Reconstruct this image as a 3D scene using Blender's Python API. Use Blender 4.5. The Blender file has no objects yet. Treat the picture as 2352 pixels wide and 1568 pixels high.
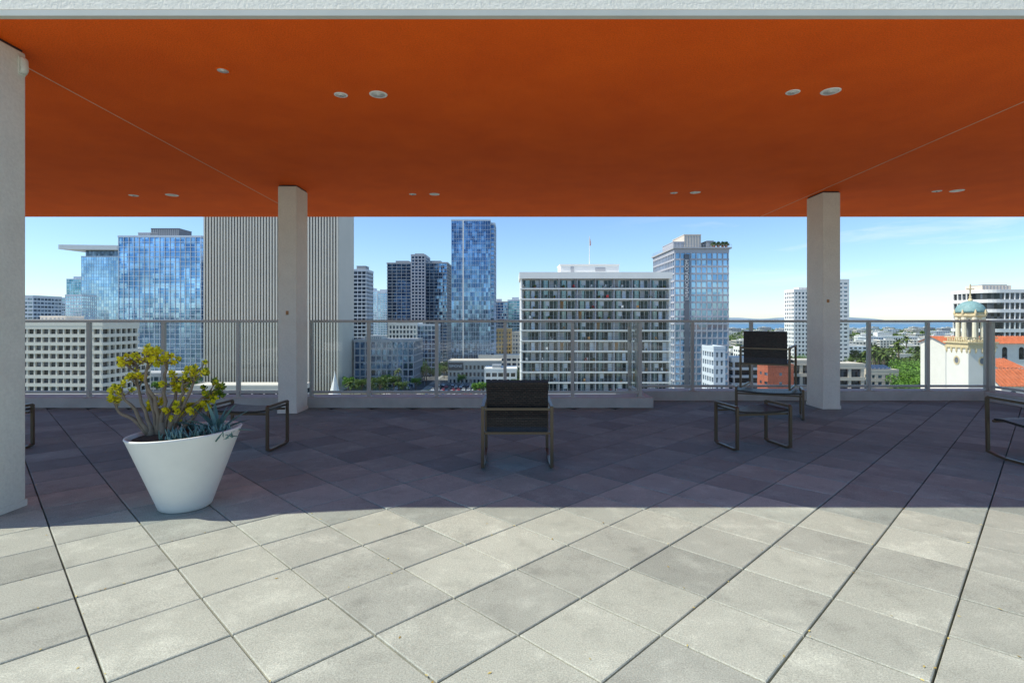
import bpy, math, random
from mathutils import Vector, Matrix
R=random.Random(7)
C=bpy.context.scene.collection
F=1236.0; EYE=1.42; GZ=-38.6
def wx(p,d): return (p-1176)*d/F          # bearing + distance -> metres east
def wz(p,d): return EYE+(735-p)*d/F       # elevation + distance -> metres up
# ------------------------------------------------------------ materials
def newmat(n):
    m=bpy.data.materials.new(n); m.use_nodes=True
    nt=m.node_tree; b=nt.nodes['Principled BSDF']; return m,nt,b
def mat(n,c,rough=.7,var=.15,scale=2.0,bump=0.0,bscale=60,metal=0.0,c2=None,spec=.5,fine=0):
    m,nt,b=newmat(n); N=nt.nodes; L=nt.links
    tc=N.new('ShaderNodeTexCoord')
    no=N.new('ShaderNodeTexNoise'); no.inputs['Scale'].default_value=scale; no.inputs['Detail'].default_value=6; no.inputs['Roughness'].default_value=.65
    L.new(tc.outputs['Object'],no.inputs['Vector'])
    cr=N.new('ShaderNodeValToRGB'); cr.color_ramp.elements[0].position=.3; cr.color_ramp.elements[1].position=.7
    a=[max(0,x*(1-var)) for x in c]; z=c2 or [min(1,x*(1+var)) for x in c]
    cr.color_ramp.elements[0].color=(*a,1); cr.color_ramp.elements[1].color=(*z,1)
    L.new(no.outputs['Fac'],cr.inputs['Fac']); L.new(cr.outputs['Color'],b.inputs['Base Color'])
    b.inputs['Roughness'].default_value=rough; b.inputs['Metallic'].default_value=metal
    b.inputs['Specular IOR Level'].default_value=spec
    if bump:
        n2=N.new('ShaderNodeTexNoise'); n2.inputs['Scale'].default_value=bscale; n2.inputs['Detail'].default_value=4
        L.new(tc.outputs['Object'],n2.inputs['Vector'])
        bp=N.new('ShaderNodeBump'); bp.inputs['Strength'].default_value=bump; bp.inputs['Distance'].default_value=.01
        L.new(n2.outputs['Fac'],bp.inputs['Height']); L.new(bp.outputs['Normal'],b.inputs['Normal'])
        if fine:
            mr=N.new('ShaderNodeMapRange'); mr.inputs[1].default_value=.3; mr.inputs[2].default_value=.7; mr.inputs[3].default_value=1-fine; mr.inputs[4].default_value=1+fine
            L.new(n2.outputs['Fac'],mr.inputs[0]); sc=N.new('ShaderNodeVectorMath'); sc.operation='SCALE'
            L.new(cr.outputs['Color'],sc.inputs[0]); L.new(mr.outputs[0],sc.inputs['Scale']); L.new(sc.outputs[0],b.inputs['Base Color'])
    return m
def pane(n,dark,light,cw,ch,metal=.5,rough=.06,wob=.03,litfrac=.5):
    m,nt,b=newmat(n); N=nt.nodes; L=nt.links
    tc=N.new('ShaderNodeTexCoord')
    ad=N.new('ShaderNodeVectorMath'); ad.operation='ADD'; ad.inputs[1].default_value=(.377*cw,.377*cw,.013)
    dv=N.new('ShaderNodeVectorMath'); dv.operation='DIVIDE'; dv.inputs[1].default_value=(cw,cw,ch)
    fl=N.new('ShaderNodeVectorMath'); fl.operation='FLOOR'
    wn=N.new('ShaderNodeTexWhiteNoise')
    L.new(tc.outputs['Object'],ad.inputs[0]); L.new(ad.outputs[0],dv.inputs[0]); L.new(dv.outputs[0],fl.inputs[0]); L.new(fl.outputs[0],wn.inputs['Vector'])
    cr=N.new('ShaderNodeValToRGB'); e=cr.color_ramp.elements
    e[0].color=(*dark,1); e[1].color=(*light,1); e[0].position=litfrac*.6; e[1].position=1
    L.new(wn.outputs['Value'],cr.inputs['Fac'])
    no=N.new('ShaderNodeTexNoise'); no.inputs['Scale'].default_value=.04; no.inputs['Detail'].default_value=2
    L.new(tc.outputs['Object'],no.inputs['Vector'])
    mr=N.new('ShaderNodeMapRange'); mr.inputs[1].default_value=.4; mr.inputs[2].default_value=.6; mr.inputs[3].default_value=.75; mr.inputs[4].default_value=1.15
    L.new(no.outputs['Fac'],mr.inputs[0])
    mu=N.new('ShaderNodeVectorMath'); mu.operation='SCALE'; L.new(cr.outputs['Color'],mu.inputs[0]); L.new(mr.outputs[0],mu.inputs['Scale'])
    L.new(mu.outputs[0],b.inputs['Base Color'])
    b.inputs['Metallic'].default_value=metal; b.inputs['Roughness'].default_value=rough
    g=N.new('ShaderNodeNewGeometry')
    sb=N.new('ShaderNodeVectorMath'); sb.operation='SUBTRACT'; sb.inputs[1].default_value=(.5,.5,.5); L.new(wn.outputs['Color'],sb.inputs[0])
    sc=N.new('ShaderNodeVectorMath'); sc.operation='SCALE'; sc.inputs['Scale'].default_value=wob; L.new(sb.outputs[0],sc.inputs[0])
    a2=N.new('ShaderNodeVectorMath'); a2.operation='ADD'; L.new(g.outputs['Normal'],a2.inputs[0]); L.new(sc.outputs[0],a2.inputs[1])
    nm=N.new('ShaderNodeVectorMath'); nm.operation='NORMALIZE'; L.new(a2.outputs[0],nm.inputs[0]); L.new(nm.outputs[0],b.inputs['Normal'])
    return m
def attrmat(n,stops,rough=.6,spec=.3):
    m,nt,b=newmat(n); N=nt.nodes; L=nt.links
    at=N.new('ShaderNodeAttribute'); at.attribute_name='rnd'
    cr=N.new('ShaderNodeValToRGB'); e=cr.color_ramp.elements
    while len(e)<len(stops): e.new(.5)
    for i,(p,c) in enumerate(stops): e[i].position=p; e[i].color=(*c,1)
    L.new(at.outputs['Fac'],cr.inputs['Fac']); L.new(cr.outputs['Color'],b.inputs['Base Color'])
    b.inputs['Roughness'].default_value=rough; b.inputs['Specular IOR Level'].default_value=spec
    return m
def tilemat():
    m,nt,b=newmat('concrete_paver'); N=nt.nodes; L=nt.links
    tc=N.new('ShaderNodeTexCoord'); at=N.new('ShaderNodeAttribute'); at.attribute_name='rnd'
    sh=N.new('ShaderNodeAttribute'); sh.attribute_name='painted_shade'
    cm=N.new('ShaderNodeCombineXYZ'); ml=N.new('ShaderNodeMath'); ml.operation='MULTIPLY'; ml.inputs[1].default_value=37
    L.new(at.outputs['Fac'],ml.inputs[0]); L.new(ml.outputs[0],cm.inputs[2])
    ad=N.new('ShaderNodeVectorMath'); L.new(tc.outputs['Object'],ad.inputs[0]); L.new(cm.outputs[0],ad.inputs[1])
    cr=N.new('ShaderNodeValToRGB'); e=cr.color_ramp.elements
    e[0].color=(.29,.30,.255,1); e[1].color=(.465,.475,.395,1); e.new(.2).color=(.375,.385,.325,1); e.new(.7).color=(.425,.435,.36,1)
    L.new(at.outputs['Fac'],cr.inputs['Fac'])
    # canopy shade painted into the colour: darker, cooler ramp for pavers under the roof
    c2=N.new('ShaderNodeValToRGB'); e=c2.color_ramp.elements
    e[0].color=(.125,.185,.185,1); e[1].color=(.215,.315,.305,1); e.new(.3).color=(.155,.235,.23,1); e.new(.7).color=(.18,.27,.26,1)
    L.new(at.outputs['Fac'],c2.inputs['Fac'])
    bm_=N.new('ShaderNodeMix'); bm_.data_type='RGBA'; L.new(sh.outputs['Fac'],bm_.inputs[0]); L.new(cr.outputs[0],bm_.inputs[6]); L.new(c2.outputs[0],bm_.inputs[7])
    def noise(s,d,src,r=.6):
        q=N.new('ShaderNodeTexNoise'); q.inputs['Scale'].default_value=s; q.inputs['Detail'].default_value=d; q.inputs['Roughness'].default_value=r; L.new(src,q.inputs['Vector']); return q
    n1=noise(3.4,8,ad.outputs[0],.7); n2=noise(.55,4,tc.outputs['Object']); n3=noise(150,3,tc.outputs['Object'],.85)
    def mp(src,a,bb,c,d):
        r=N.new('ShaderNodeMapRange'); r.inputs[1].default_value=a; r.inputs[2].default_value=bb; r.inputs[3].default_value=c; r.inputs[4].default_value=d; L.new(src,r.inputs[0]); return r
    # pale bloom and dark dirt act as brightness factors on each paver
    r1=mp(n1.outputs['Fac'],.53,.70,1.0,1.32); r2=mp(n1.outputs['Fac'],.47,.25,1.0,.68)
    r4=mp(n2.outputs['Fac'],.3,.7,.9,1.1); r3=mp(n3.outputs['Fac'],.34,.66,.66,1.30)
    def mul(a,b_):
        q=N.new('ShaderNodeMath'); q.operation='MULTIPLY'; L.new(a.outputs[0],q.inputs[0]); L.new(b_.outputs[0],q.inputs[1]); return q
    mm=mul(mul(r1,r2),mul(r3,r4))
    sc=N.new('ShaderNodeVectorMath'); sc.operation='SCALE'; L.new(bm_.outputs[2],sc.inputs[0]); L.new(mm.outputs[0],sc.inputs['Scale'])
    L.new(sc.outputs[0],b.inputs['Base Color']); b.inputs['Roughness'].default_value=.72; b.inputs['Specular IOR Level'].default_value=.4
    bp=N.new('ShaderNodeBump'); bp.inputs['Strength'].default_value=.5; bp.inputs['Distance'].default_value=.004
    L.new(n3.outputs['Fac'],bp.inputs['Height']); L.new(bp.outputs['Normal'],b.inputs['Normal'])
    return m
def railglass():
    m,nt,b=newmat('clear_glass'); N=nt.nodes; L=nt.links; N.remove(b)
    t=N.new('ShaderNodeBsdfTransparent'); t.inputs[0].default_value=(.945,.97,.965,1)
    g=N.new('ShaderNodeBsdfGlossy'); g.inputs['Roughness'].default_value=.02
    f=N.new('ShaderNodeLayerWeight'); f.inputs[0].default_value=.5
    p=N.new('ShaderNodeMath'); p.operation='POWER'; p.inputs[1].default_value=5; L.new(f.outputs['Facing'],p.inputs[0])
    q=N.new('ShaderNodeMath'); q.operation='MULTIPLY_ADD'; q.inputs[1].default_value=.6; q.inputs[2].default_value=.03; L.new(p.outputs[0],q.inputs[0])
    x=N.new('ShaderNodeMixShader'); L.new(q.outputs[0],x.inputs[0]); L.new(t.outputs[0],x.inputs[1]); L.new(g.outputs[0],x.inputs[2]); L.new(x.outputs[0],N['Material Output'].inputs[0])
    return m
def weave():
    m,nt,b=newmat('woven_wicker'); N=nt.nodes; L=nt.links
    tc=N.new('ShaderNodeTexCoord')
    sx=N.new('ShaderNodeSeparateXYZ'); L.new(tc.outputs['Object'],sx.inputs[0])
    s=N.new('ShaderNodeMath'); s.operation='ADD'; L.new(sx.outputs[1],s.inputs[0]); L.new(sx.outputs[2],s.inputs[1])
    cb=N.new('ShaderNodeCombineXYZ'); L.new(sx.outputs[0],cb.inputs[0]); L.new(s.outputs[0],cb.inputs[1])
    br=N.new('ShaderNodeTexBrick'); br.inputs['Scale'].default_value=1; br.inputs['Brick Width'].default_value=.034; br.inputs['Row Height'].default_value=.014; br.inputs['Mortar Size'].default_value=.0025
    br.inputs['Color1'].default_value=(.055,.042,.034,1); br.inputs['Color2'].default_value=(.024,.020,.018,1); br.inputs['Mortar'].default_value=(.004,.004,.004,1)
    L.new(cb.outputs[0],br.inputs['Vector']); L.new(br.outputs['Color'],b.inputs['Base Color'])
    bp=N.new('ShaderNodeBump'); bp.inputs['Distance'].default_value=.003; bp.invert=True; L.new(br.outputs['Fac'],bp.inputs['Height']); L.new(bp.outputs['Normal'],b.inputs['Normal'])
    b.inputs['Roughness'].default_value=.4
    return m
M={}
M['tile']=tilemat(); M['glass']=railglass(); M['weave']=weave()
M['orange']=mat('orange_stucco',(.985,.130,.006),.85,.12,1.3,.7,95,fine=.16,spec=.2)
M['stucco']=mat('pale_stucco',(.93,.87,.74),.9,.04,6,.6,60,fine=.07)
M['conc']=mat('painted_concrete',(.72,.74,.64),.8,.06,3,.35,45,fine=.05)
M['drip']=mat('grey_metal_edge',(.62,.61,.53),.5,.05)
M['joint']=mat('joint_sealant',(.85,.62,.42),.6,.1)
M['alu']=mat('grey_aluminium',(.43,.43,.385),.4,.06,metal=.1)
M['curb']=mat('curb_concrete',(.44,.46,.42),.8,.12,4,.2)
M['under']=mat('dark_gap',(.015,.015,.015),.9)
M['trim']=mat('white_trim',(.93,.93,.88),.5,.04)
M['cup']=mat('silver_reflector',(.90,.90,.86),.35,.05,metal=.2)
M['dark']=mat('dark_paint',(.03,.03,.03),.5)
M['brown']=mat('brown_tag',(.38,.20,.07),.6)
M['frame']=mat('bronze_frame',(.115,.088,.055),.32,.12,metal=.4)
M['pot']=mat('white_planter',(.80,.80,.73),.5,.04,4,.05,30)
M['soil']=mat('soil',(.05,.033,.02),.95,.5,30,1,60)
M['bark']=mat('succulent_bark',(.24,.18,.12),.8,.35,14,.6,40)
M['jade']=attrmat('jade_leaves',[(0,(.06,.13,.012)),(.3,(.26,.32,.02)),(.6,(.70,.62,.02)),(1,(.95,.82,.04))],.35,.5)
M['agave']=attrmat('agave_leaves',[(0,(.06,.14,.12)),(1,(.20,.34,.32))],.5,.3)
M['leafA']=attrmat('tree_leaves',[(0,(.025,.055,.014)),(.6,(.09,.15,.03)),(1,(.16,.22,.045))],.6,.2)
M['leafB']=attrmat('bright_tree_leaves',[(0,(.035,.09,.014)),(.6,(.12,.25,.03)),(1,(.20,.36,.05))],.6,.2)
M['palm']=attrmat('palm_leaves',[(0,(.04,.08,.02)),(1,(.17,.22,.05))],.6,.2)
M['trunk']=mat('bark',(.16,.12,.08),.9,.3)
M['dry']=attrmat('dry_leaf',[(0,(.30,.20,.05)),(1,(.75,.62,.20))],.7)
M['cream']=mat('cream_wall',(.82,.75,.64),.8,.05,.15)
M['white']=mat('white_wall',(.88,.86,.81),.8,.05,.15)
M['beige']=mat('beige_wall',(.66,.58,.48),.8,.07,.15)
M['fin']=mat('stone_fins',(.74,.67,.56),.8,.03,.1)
M['grey']=mat('grey_wall',(.46,.46,.47),.7,.07,.2)
M['dgrey']=mat('dark_grey_wall',(.17,.18,.20),.6,.1,.2)
M['lav']=mat('grey_lilac_panel',(.50,.50,.53),.6,.06,.2)
M['tan']=mat('tan_wall',(.46,.34,.17),.8,.08,.2)
M['brick']=mat('brick_red_wall',(.48,.14,.08),.85,.15,1.0)
M['rooftile']=mat('red_clay_tile',(.60,.17,.07),.8,.25,1.5)
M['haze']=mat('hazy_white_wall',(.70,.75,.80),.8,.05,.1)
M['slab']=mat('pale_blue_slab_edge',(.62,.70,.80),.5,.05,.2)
M['metal']=mat('roof_steel',(.34,.35,.36),.5,.1)
M['roof']=mat('roof_membrane',(.62,.60,.56),.85,.12,.3)
M['gold']=mat('ochre_stone',(.70,.56,.33),.7,.15,2,.3,8)
M['cupola']=mat('cream_stone',(.82,.73,.55),.75,.08,2,.3,8)
M['dome']=mat('turquoise_tile',(.22,.37,.36),.6,.25,2)
M['church']=mat('white_plaster',(.84,.79,.70),.8,.04,.5)
M['winD']=pane('dark_window',(.015,.02,.026),(.12,.14,.17),1.1,2.6,0.1,.08,.02,.7)
M['gb']=pane('blue_curtain_glass',(.15,.29,.50),(.44,.64,.86),3.4,3.2,.8,.06,.02)
M['gb2']=pane('pale_blue_curtain_glass',(.28,.46,.66),(.48,.66,.82),3,4,.75,.08,.02)
M['gd']=pane('deep_blue_glass',(.08,.15,.28),(.27,.44,.66),1.7,3.2,.75,.06,.03)
M['gt']=pane('teal_glass',(.10,.26,.36),(.32,.50,.62),3,3.5,.7,.06,.03)
M['gg']=pane('grey_window_glass',(.07,.10,.14),(.28,.36,.46),2.2,3,.5,.08,.03)
M['gbr']=pane('bronze_glass',(.085,.072,.058),(.12,.10,.085),30,3.6,.1,.2,.0)
M['slider']=pane('sliding_door_glass',(.04,.06,.075),(.30,.44,.50),1.2,2.6,.6,.06,.03,.7)
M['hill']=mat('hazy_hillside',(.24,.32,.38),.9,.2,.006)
M['asph']=mat('asphalt',(.09,.09,.092),.9,.2,.2)
M['pave']=mat('pavement',(.40,.39,.36),.85,.1,.3)
M['mark']=mat('road_paint',(.85,.85,.83),.7,.05)
M['solar']=mat('solar_panels',(.03,.05,.10),.2,.1,.5)
M['sign']=mat('sign_dark',(.05,.055,.07),.5,.05)
M['red']=mat('red_cloth',(.5,.03,.03),.8)
# ------------------------------------------------------------ mesh helper
class MB:
    def __init__(s): s.v=[];s.f=[];s.m=[];s.r=[]
    def face(s,pts,m=0,r=0.5):
        i=len(s.v); s.v+= [tuple(p) for p in pts]; s.f.append(tuple(range(i,i+len(pts)))); s.m.append(m); s.r.append(r)
    def box(s,x0,x1,y0,y1,z0,z1,m=0,r=.5):
        i=len(s.v); s.v+=[(x0,y0,z0),(x1,y0,z0),(x1,y1,z0),(x0,y1,z0),(x0,y0,z1),(x1,y0,z1),(x1,y1,z1),(x0,y1,z1)]
        for f in ((0,3,2,1),(4,5,6,7),(0,1,5,4),(1,2,6,5),(2,3,7,6),(3,0,4,7)): s.f.append(tuple(i+k for k in f)); s.m.append(m); s.r.append(r)
    def tube(s,pts,r,n=(1,0,0),seg=4,m=0,closed=False,ry=None,rv=.5,cap=True):
        P=[Vector(p) for p in pts]; n=Vector(n); k=len(P); rings=[]
        for i,p in enumerate(P):
            a=(P[i]-P[i-1]).normalized() if (i>0 or closed) else None
            b=(P[(i+1)%k]-P[i]).normalized() if (i<k-1 or closed) else None
            if a is None:a=b
            if b is None:b=a
            t=(a+b)
            t=t.normalized() if t.length>1e-5 else a
            mit=1/max(.5,t.dot(b))
            sd=t.cross(n)
            if sd.length<1e-4: sd=t.cross(Vector((0,1,.1)))
            sd.normalize(); nn=sd.cross(t).normalized()
            rr=r[i] if isinstance(r,(list,tuple)) else r
            idx=[]
            for j in range(seg):
                an=2*math.pi*(j+.5)/seg
                f=math.sqrt(2) if seg==4 else 1
                q=p+sd*math.cos(an)*rr*mit*f+nn*math.sin(an)*(ry or rr)*f
                idx.append(len(s.v)); s.v.append(tuple(q))
            rings.append(idx)
        for i in range(k if closed else k-1):
            A=rings[i];B=rings[(i+1)%k]
            for j in range(seg): s.f.append((A[j],A[(j+1)%seg],B[(j+1)%seg],B[j])); s.m.append(m); s.r.append(rv)
        if not closed and cap:
            s.f.append(tuple(rings[0][::-1])); s.m.append(m); s.r.append(rv); s.f.append(tuple(rings[-1])); s.m.append(m); s.r.append(rv)
    def lathe(s,prof,seg=32,cx=0,cy=0,m=0,ph=0,r=.5):
        rings=[]
        for (rad,z) in prof:
            rings.append([len(s.v)+j for j in range(seg)])
            for j in range(seg):
                a=2*math.pi*j/seg+ph; s.v.append((cx+rad*math.cos(a),cy+rad*math.sin(a),z))
        for i in range(len(prof)-1):
            for j in range(seg): s.f.append((rings[i][j],rings[i][(j+1)%seg],rings[i+1][(j+1)%seg],rings[i+1][j])); s.m.append(m); s.r.append(r)
        s.f.append(tuple(rings[0][::-1])); s.m.append(m); s.r.append(r)
        s.f.append(tuple(rings[-1])); s.m.append(m); s.r.append(r)
    def prism(s,poly,z0,z1,m=0):
        k=len(poly); i=len(s.v)
        s.v+=[(x,y,z0) for x,y in poly]+[(x,y,z1) for x,y in poly]
        for j in range(k): s.f.append((i+j,i+(j+1)%k,i+k+(j+1)%k,i+k+j)); s.m.append(m); s.r.append(.5)
        s.f.append(tuple(range(i,i+k))[::-1]); s.m.append(m); s.r.append(.5)
        s.f.append(tuple(range(i+k,i+2*k))); s.m.append(m); s.r.append(.5)
    def mesh(s,name,mats,smooth=False):
        me=bpy.data.meshes.new(name); me.from_pydata(s.v,[],s.f)
        for q in mats: me.materials.append(M[q] if isinstance(q,str) else q)
        me.polygons.foreach_set('material_index',s.m)
        a=me.attributes.new('rnd','FLOAT','FACE'); a.data.foreach_set('value',s.r)
        if smooth: me.polygons.foreach_set('use_smooth',[True]*len(s.f))
        me.update(); return me
    def obj(s,name,mats,parent=None,loc=(0,0,0),rot=0,smooth=False,bevel=0,**k):
        o=bpy.data.objects.new(name,s.mesh(name,mats,smooth)); C.objects.link(o)
        if parent: o.parent=parent
        o.location=loc; o.rotation_euler=(0,0,rot)
        if bevel:
            md=o.modifiers.new('b','BEVEL'); md.width=bevel; md.segments=2; md.limit_method='ANGLE'
        for kk,vv in k.items(): o[kk]=vv
        return o
def thing(name,label,cat,loc=(0,0,0),rot=0,group=None):
    e=bpy.data.objects.new(name,None); C.objects.link(e); e.location=loc; e.rotation_euler=(0,0,rot); e.empty_display_size=.3
    e['label']=label; e['category']=cat
    if group: e['group']=group
    return e
def link(me,name,parent=None,loc=(0,0,0),rot=0,scale=1,**k):
    o=bpy.data.objects.new(name,me); C.objects.link(o); o.parent=parent; o.location=loc; o.rotation_euler=(0,0,rot); o.scale=(scale,)*3 if not isinstance(scale,tuple) else scale
    for kk,vv in k.items(): o[kk]=vv
    return o
def text(s,name,size,matn,parent,loc,rot):
    cu=bpy.data.curves.new(name,'FONT'); cu.body=s; cu.size=size; cu.extrude=.03; cu.align_x='CENTER'; cu.align_y='CENTER'
    t=bpy.data.objects.new('tmp',cu); C.objects.link(t); bpy.context.view_layer.update()
    me=bpy.data.meshes.new_from_object(t); bpy.data.objects.remove(t)
    me.materials.clear(); me.materials.append(M[matn])
    o=bpy.data.objects.new(name,me); C.objects.link(o); o.parent=parent; o.location=loc; o.rotation_euler=rot
    return o
# ------------------------------------------------------------ terrace floor
S=.6466; cA=-1.11; cB=1.166; hs=.4572/2-.0042; q=math.sqrt(.5)
mb=MB(); shade_w=[]
CY0=8.70; CY1=9.50; XR=2.11; XE=8.39
for k in range(-40,40):
    for l in range(-40,40):
        u=cA+(k+.5)*S; v=cB+(l+.5)*S; x=(u+v)/2; y=(v-u)/2
        if abs(x)>12.5 or y<-7.5 : continue
        lim=CY0+.12 if x<XR+.05 else CY1+.12
        if y>lim or x>XE+.15: continue
        z=R.uniform(-.0015,.0015); tx=R.uniform(-.004,.004); ty=R.uniform(-.004,.004); r=R.random()
        ja=R.uniform(-.0035,.0035); ca,sa=math.cos(math.pi/4+ja),math.sin(math.pi/4+ja)
        def P(a,b,zz): 
            X=a*ca-b*sa; Y=a*sa+b*ca
            return (x+X,y+Y,z+zz+X*tx+Y*ty)
        o=hs; i=hs-.004
        cs=((-1,-1),(1,-1),(1,1),(-1,1)); b0=len(mb.v)
        mb.v+=[P(a*i,b*i,0) for a,b in cs]+[P(a*o,b*o,-.004) for a,b in cs]+[P(a*o,b*o,-.045) for a,b in cs]
        mb.f.append((b0,b0+1,b0+2,b0+3)); mb.m.append(0); mb.r.append(r)
        for j in range(4):
            j2=(j+1)%4
            mb.f.append((b0+4+j,b0+4+j2,b0+j2,b0+j)); mb.m.append(0); mb.r.append(r)
            mb.f.append((b0+8+j,b0+8+j2,b0+4+j2,b0+4+j)); mb.m.append(0); mb.r.append(r)
        w_=min(1,max(0,(y-3.7)/1.7+R.uniform(-.12,.12))); shade_w+=[w_]*9  # per-tile weight of the painted canopy shade, ramped in beyond the fascia
mb.box(-12.9,8.9,-8,9.9,-.1,-.046,1); shade_w+=[0]*6
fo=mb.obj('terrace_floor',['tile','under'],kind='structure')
a=fo.data.attributes.new('painted_shade','FLOAT','FACE'); a.data.foreach_set('value',shade_w)
mb=MB()
for _ in range(420):
    if R.random()<.7:
        u=cA+R.randint(-14,14)*S+R.gauss(0,.01); v=R.uniform(-1,9)
        if R.random()<.5: u,v=R.uniform(-9,1),cB+R.randint(-8,12)*S+R.gauss(0,.01)
        x=(u+v)/2; y=(v-u)/2
    else: x=R.uniform(-5,5); y=R.uniform(1.5,8)
    if not(1.2<y<8.4 and abs(x)<7): continue
    a=R.random()*6.28; l=R.uniform(.005,.012); c=Vector((x,y,.004)); d=Vector((math.cos(a),math.sin(a),.1))*l; e=Vector((-math.sin(a),math.cos(a),.1))*l*.45
    mb.face([c-d,c+e,c+d,c-e],0,R.random())
mb.obj('fallen_leaves',['dry'],kind='stuff')
g=thing('terrace_building','Pale stuccoed apartment block carrying the paved roof terrace','building',(0,0,GZ))
mb=MB(); mb.box(-12.9,8.9,-20,9.9,0,-GZ-.11); mb.obj('wall',['stucco'],g)
mb=MB(); mb.box(-12.9,XR+.18,CY0,CY0+.42,0,.165); mb.obj('curb_wall',['curb'],label='Low grey concrete curb under the glass railing',category='curb',bevel=.008)
mb=MB(); mb.prism([(XR+.181,CY0+.25),(XR+.181,CY1),(XE-.05,CY1),(XE-.05,3.0),(XE+.35,3.0),(XE+.35,CY1+.4),(XR-.2,CY1+.4),(XR-.2,CY0+.422),(XR+.0,CY0+.422),(XR,CY0+.25)],0,.163)
mb.obj('curb_wall',['curb'],label='Low grey concrete curb stepping back along the terrace edge',category='curb')
# ------------------------------------------------------------ railing
def rail(pts_posts,label):
    a=Vector(pts_posts[0]); e=Vector(pts_posts[-1]); L=(e-a).length; ang=math.atan2(e.y-a.y,e.x-a.x)
    g=thing('glass_railing',label,'railing',(a.x,a.y,.165),ang)
    T=EYE-.165
    m1=MB(); m1.box(-.03,L+.03,-.035,.035,T-.040,T+.002); m1.obj('top_rail',['alu'],g,bevel=.006)
    m1=MB(); m1.box(.028,L-.028,-.022,.022,.06,.10); m1.obj('bottom_rail',['alu'],g)
    ds=[(Vector(p)-a).length for p in pts_posts]
    pm=MB(); pm.box(-.026,.026,-.03,.03,0,T-.041); pm.box(-.06,.06,-.05,.05,0,.012); pme=pm.mesh('post',['alu'])
    for d in ds: link(pme,'post',g,(d,0,0))
    for d0,d1 in zip(ds,ds[1:]):
        m1=MB(); m1.box(d0+.03,d1-.03,-.005,.005,.102,T-.042); m1.obj('glass_panel',['glass'],g)
Y0=CY0+.1
rail([(wx(p,Y0),Y0) for p in (-310,-139,33,205,376,548,688)],'Grey metal railing with clear glass panels on the concrete curb')
rail([(wx(p,Y0),Y0) for p in (716,847,1003,1160,1315,1470)],'Grey metal railing with clear glass panels overlooking the parking lot')
rail([(wx(1470,Y0),Y0+.08),(wx(1470,Y0),CY1+.08)],'Short return of glass railing where the terrace edge steps back')
Y1=CY1+.1
rail([(wx(p,Y1),Y1) for p in (1462,1590,1725,1860,1995,2130,2265)],'Grey metal railing with clear glass panels along the stepped-back edge')
xe=wx(2267,Y1)
rail([(xe+.02,Y1-.08),(xe+.02,Y1-1.2),(xe+.02,Y1-2.3),(xe+.02,Y1-3.4)],'Grey metal glass railing running along the side edge of the terrace')
# ------------------------------------------------------------ roof canopy
CH=3.48; N0=3.69; N1=10.75
g=thing('roof_canopy','Flat roof canopy with orange stucco soffit and pale fascia','roof',(0,0,CH))
mb=MB(); mb.box(-16,16,N0,N1,0,.05); mb.obj('soffit',['orange'],g)
mb=MB(); mb.box(-16,16,N0-.03,N1+.02,.052,1.1); mb.obj('fascia',['stucco'],g)
mb=MB(); mb.box(-16,16,N0-.045,N0-.002,.0,.04); mb.obj('drip_edge',['drip'],g)
for x0,x1 in ((-3.93,-4.17),(4.80,4.95)):
    mb=MB(); mb.tube([(x0,N0,-.001),(x1,N1,-.001)],.003,(0,0,1)); mb.obj('ceiling_joint',['joint'],g)
def column(x0,x1,y0,y1,label,tag=None):
    g=thing('concrete_column',label,'column',((x0+x1)/2,(y0+y1)/2,0))
    w=(x1-x0)/2; d=(y1-y0)/2
    m1=MB(); m1.box(-w,w,-d,d,0.0,CH-.02); m1.obj('shaft',['conc'],g,bevel=.012)
    m1=MB(); m1.box(-w+.015,w-.015,-d+.015,d-.015,CH-.021,CH-.001); m1.obj('top_joint',['dark'],g)
    m1=MB(); m1.box(-w-.006,w+.006,-d-.006,d+.006,0.0,.05); m1.obj('base',['conc'],g)
    if tag:
        m1=MB(); m1.box(*tag); m1.obj('cover_plate',['brown'],g)
    return g
column(-3.57,-3.28,8.2,8.64,'Slender pale concrete column beside the glass railing',(-.02,.02,-.226,-.219,1.50,1.56))
column(4.97,5.25,8.6,9.08,'Slender pale concrete column near stacked patio furniture',(-.08,-.04,-.246,-.239,1.70,1.75))
column(-4.25,-3.73,3.62,4.13,'Thick pale concrete column beside the white planter',(.259,.263,-.06,-.02,1.67,1.72))
g=thing('wall_speaker','Small off-white bracket lamp high on the concrete column','lamp',(-3.73,4.09,3.29))
mb=MB(); mb.box(0,.010,-.03,.03,-.01,.13); mb.obj('bracket',['conc'],g,bevel=.003)
mb=MB(); mb.tube([(.010,0,.12),(.022,0,.10),(.026,0,.03),(.014,0,.0)],[.012,.022,.02,.01],(0,1,0),8,ry=.03); mb.obj('housing',['conc'],g,smooth=True)
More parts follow.
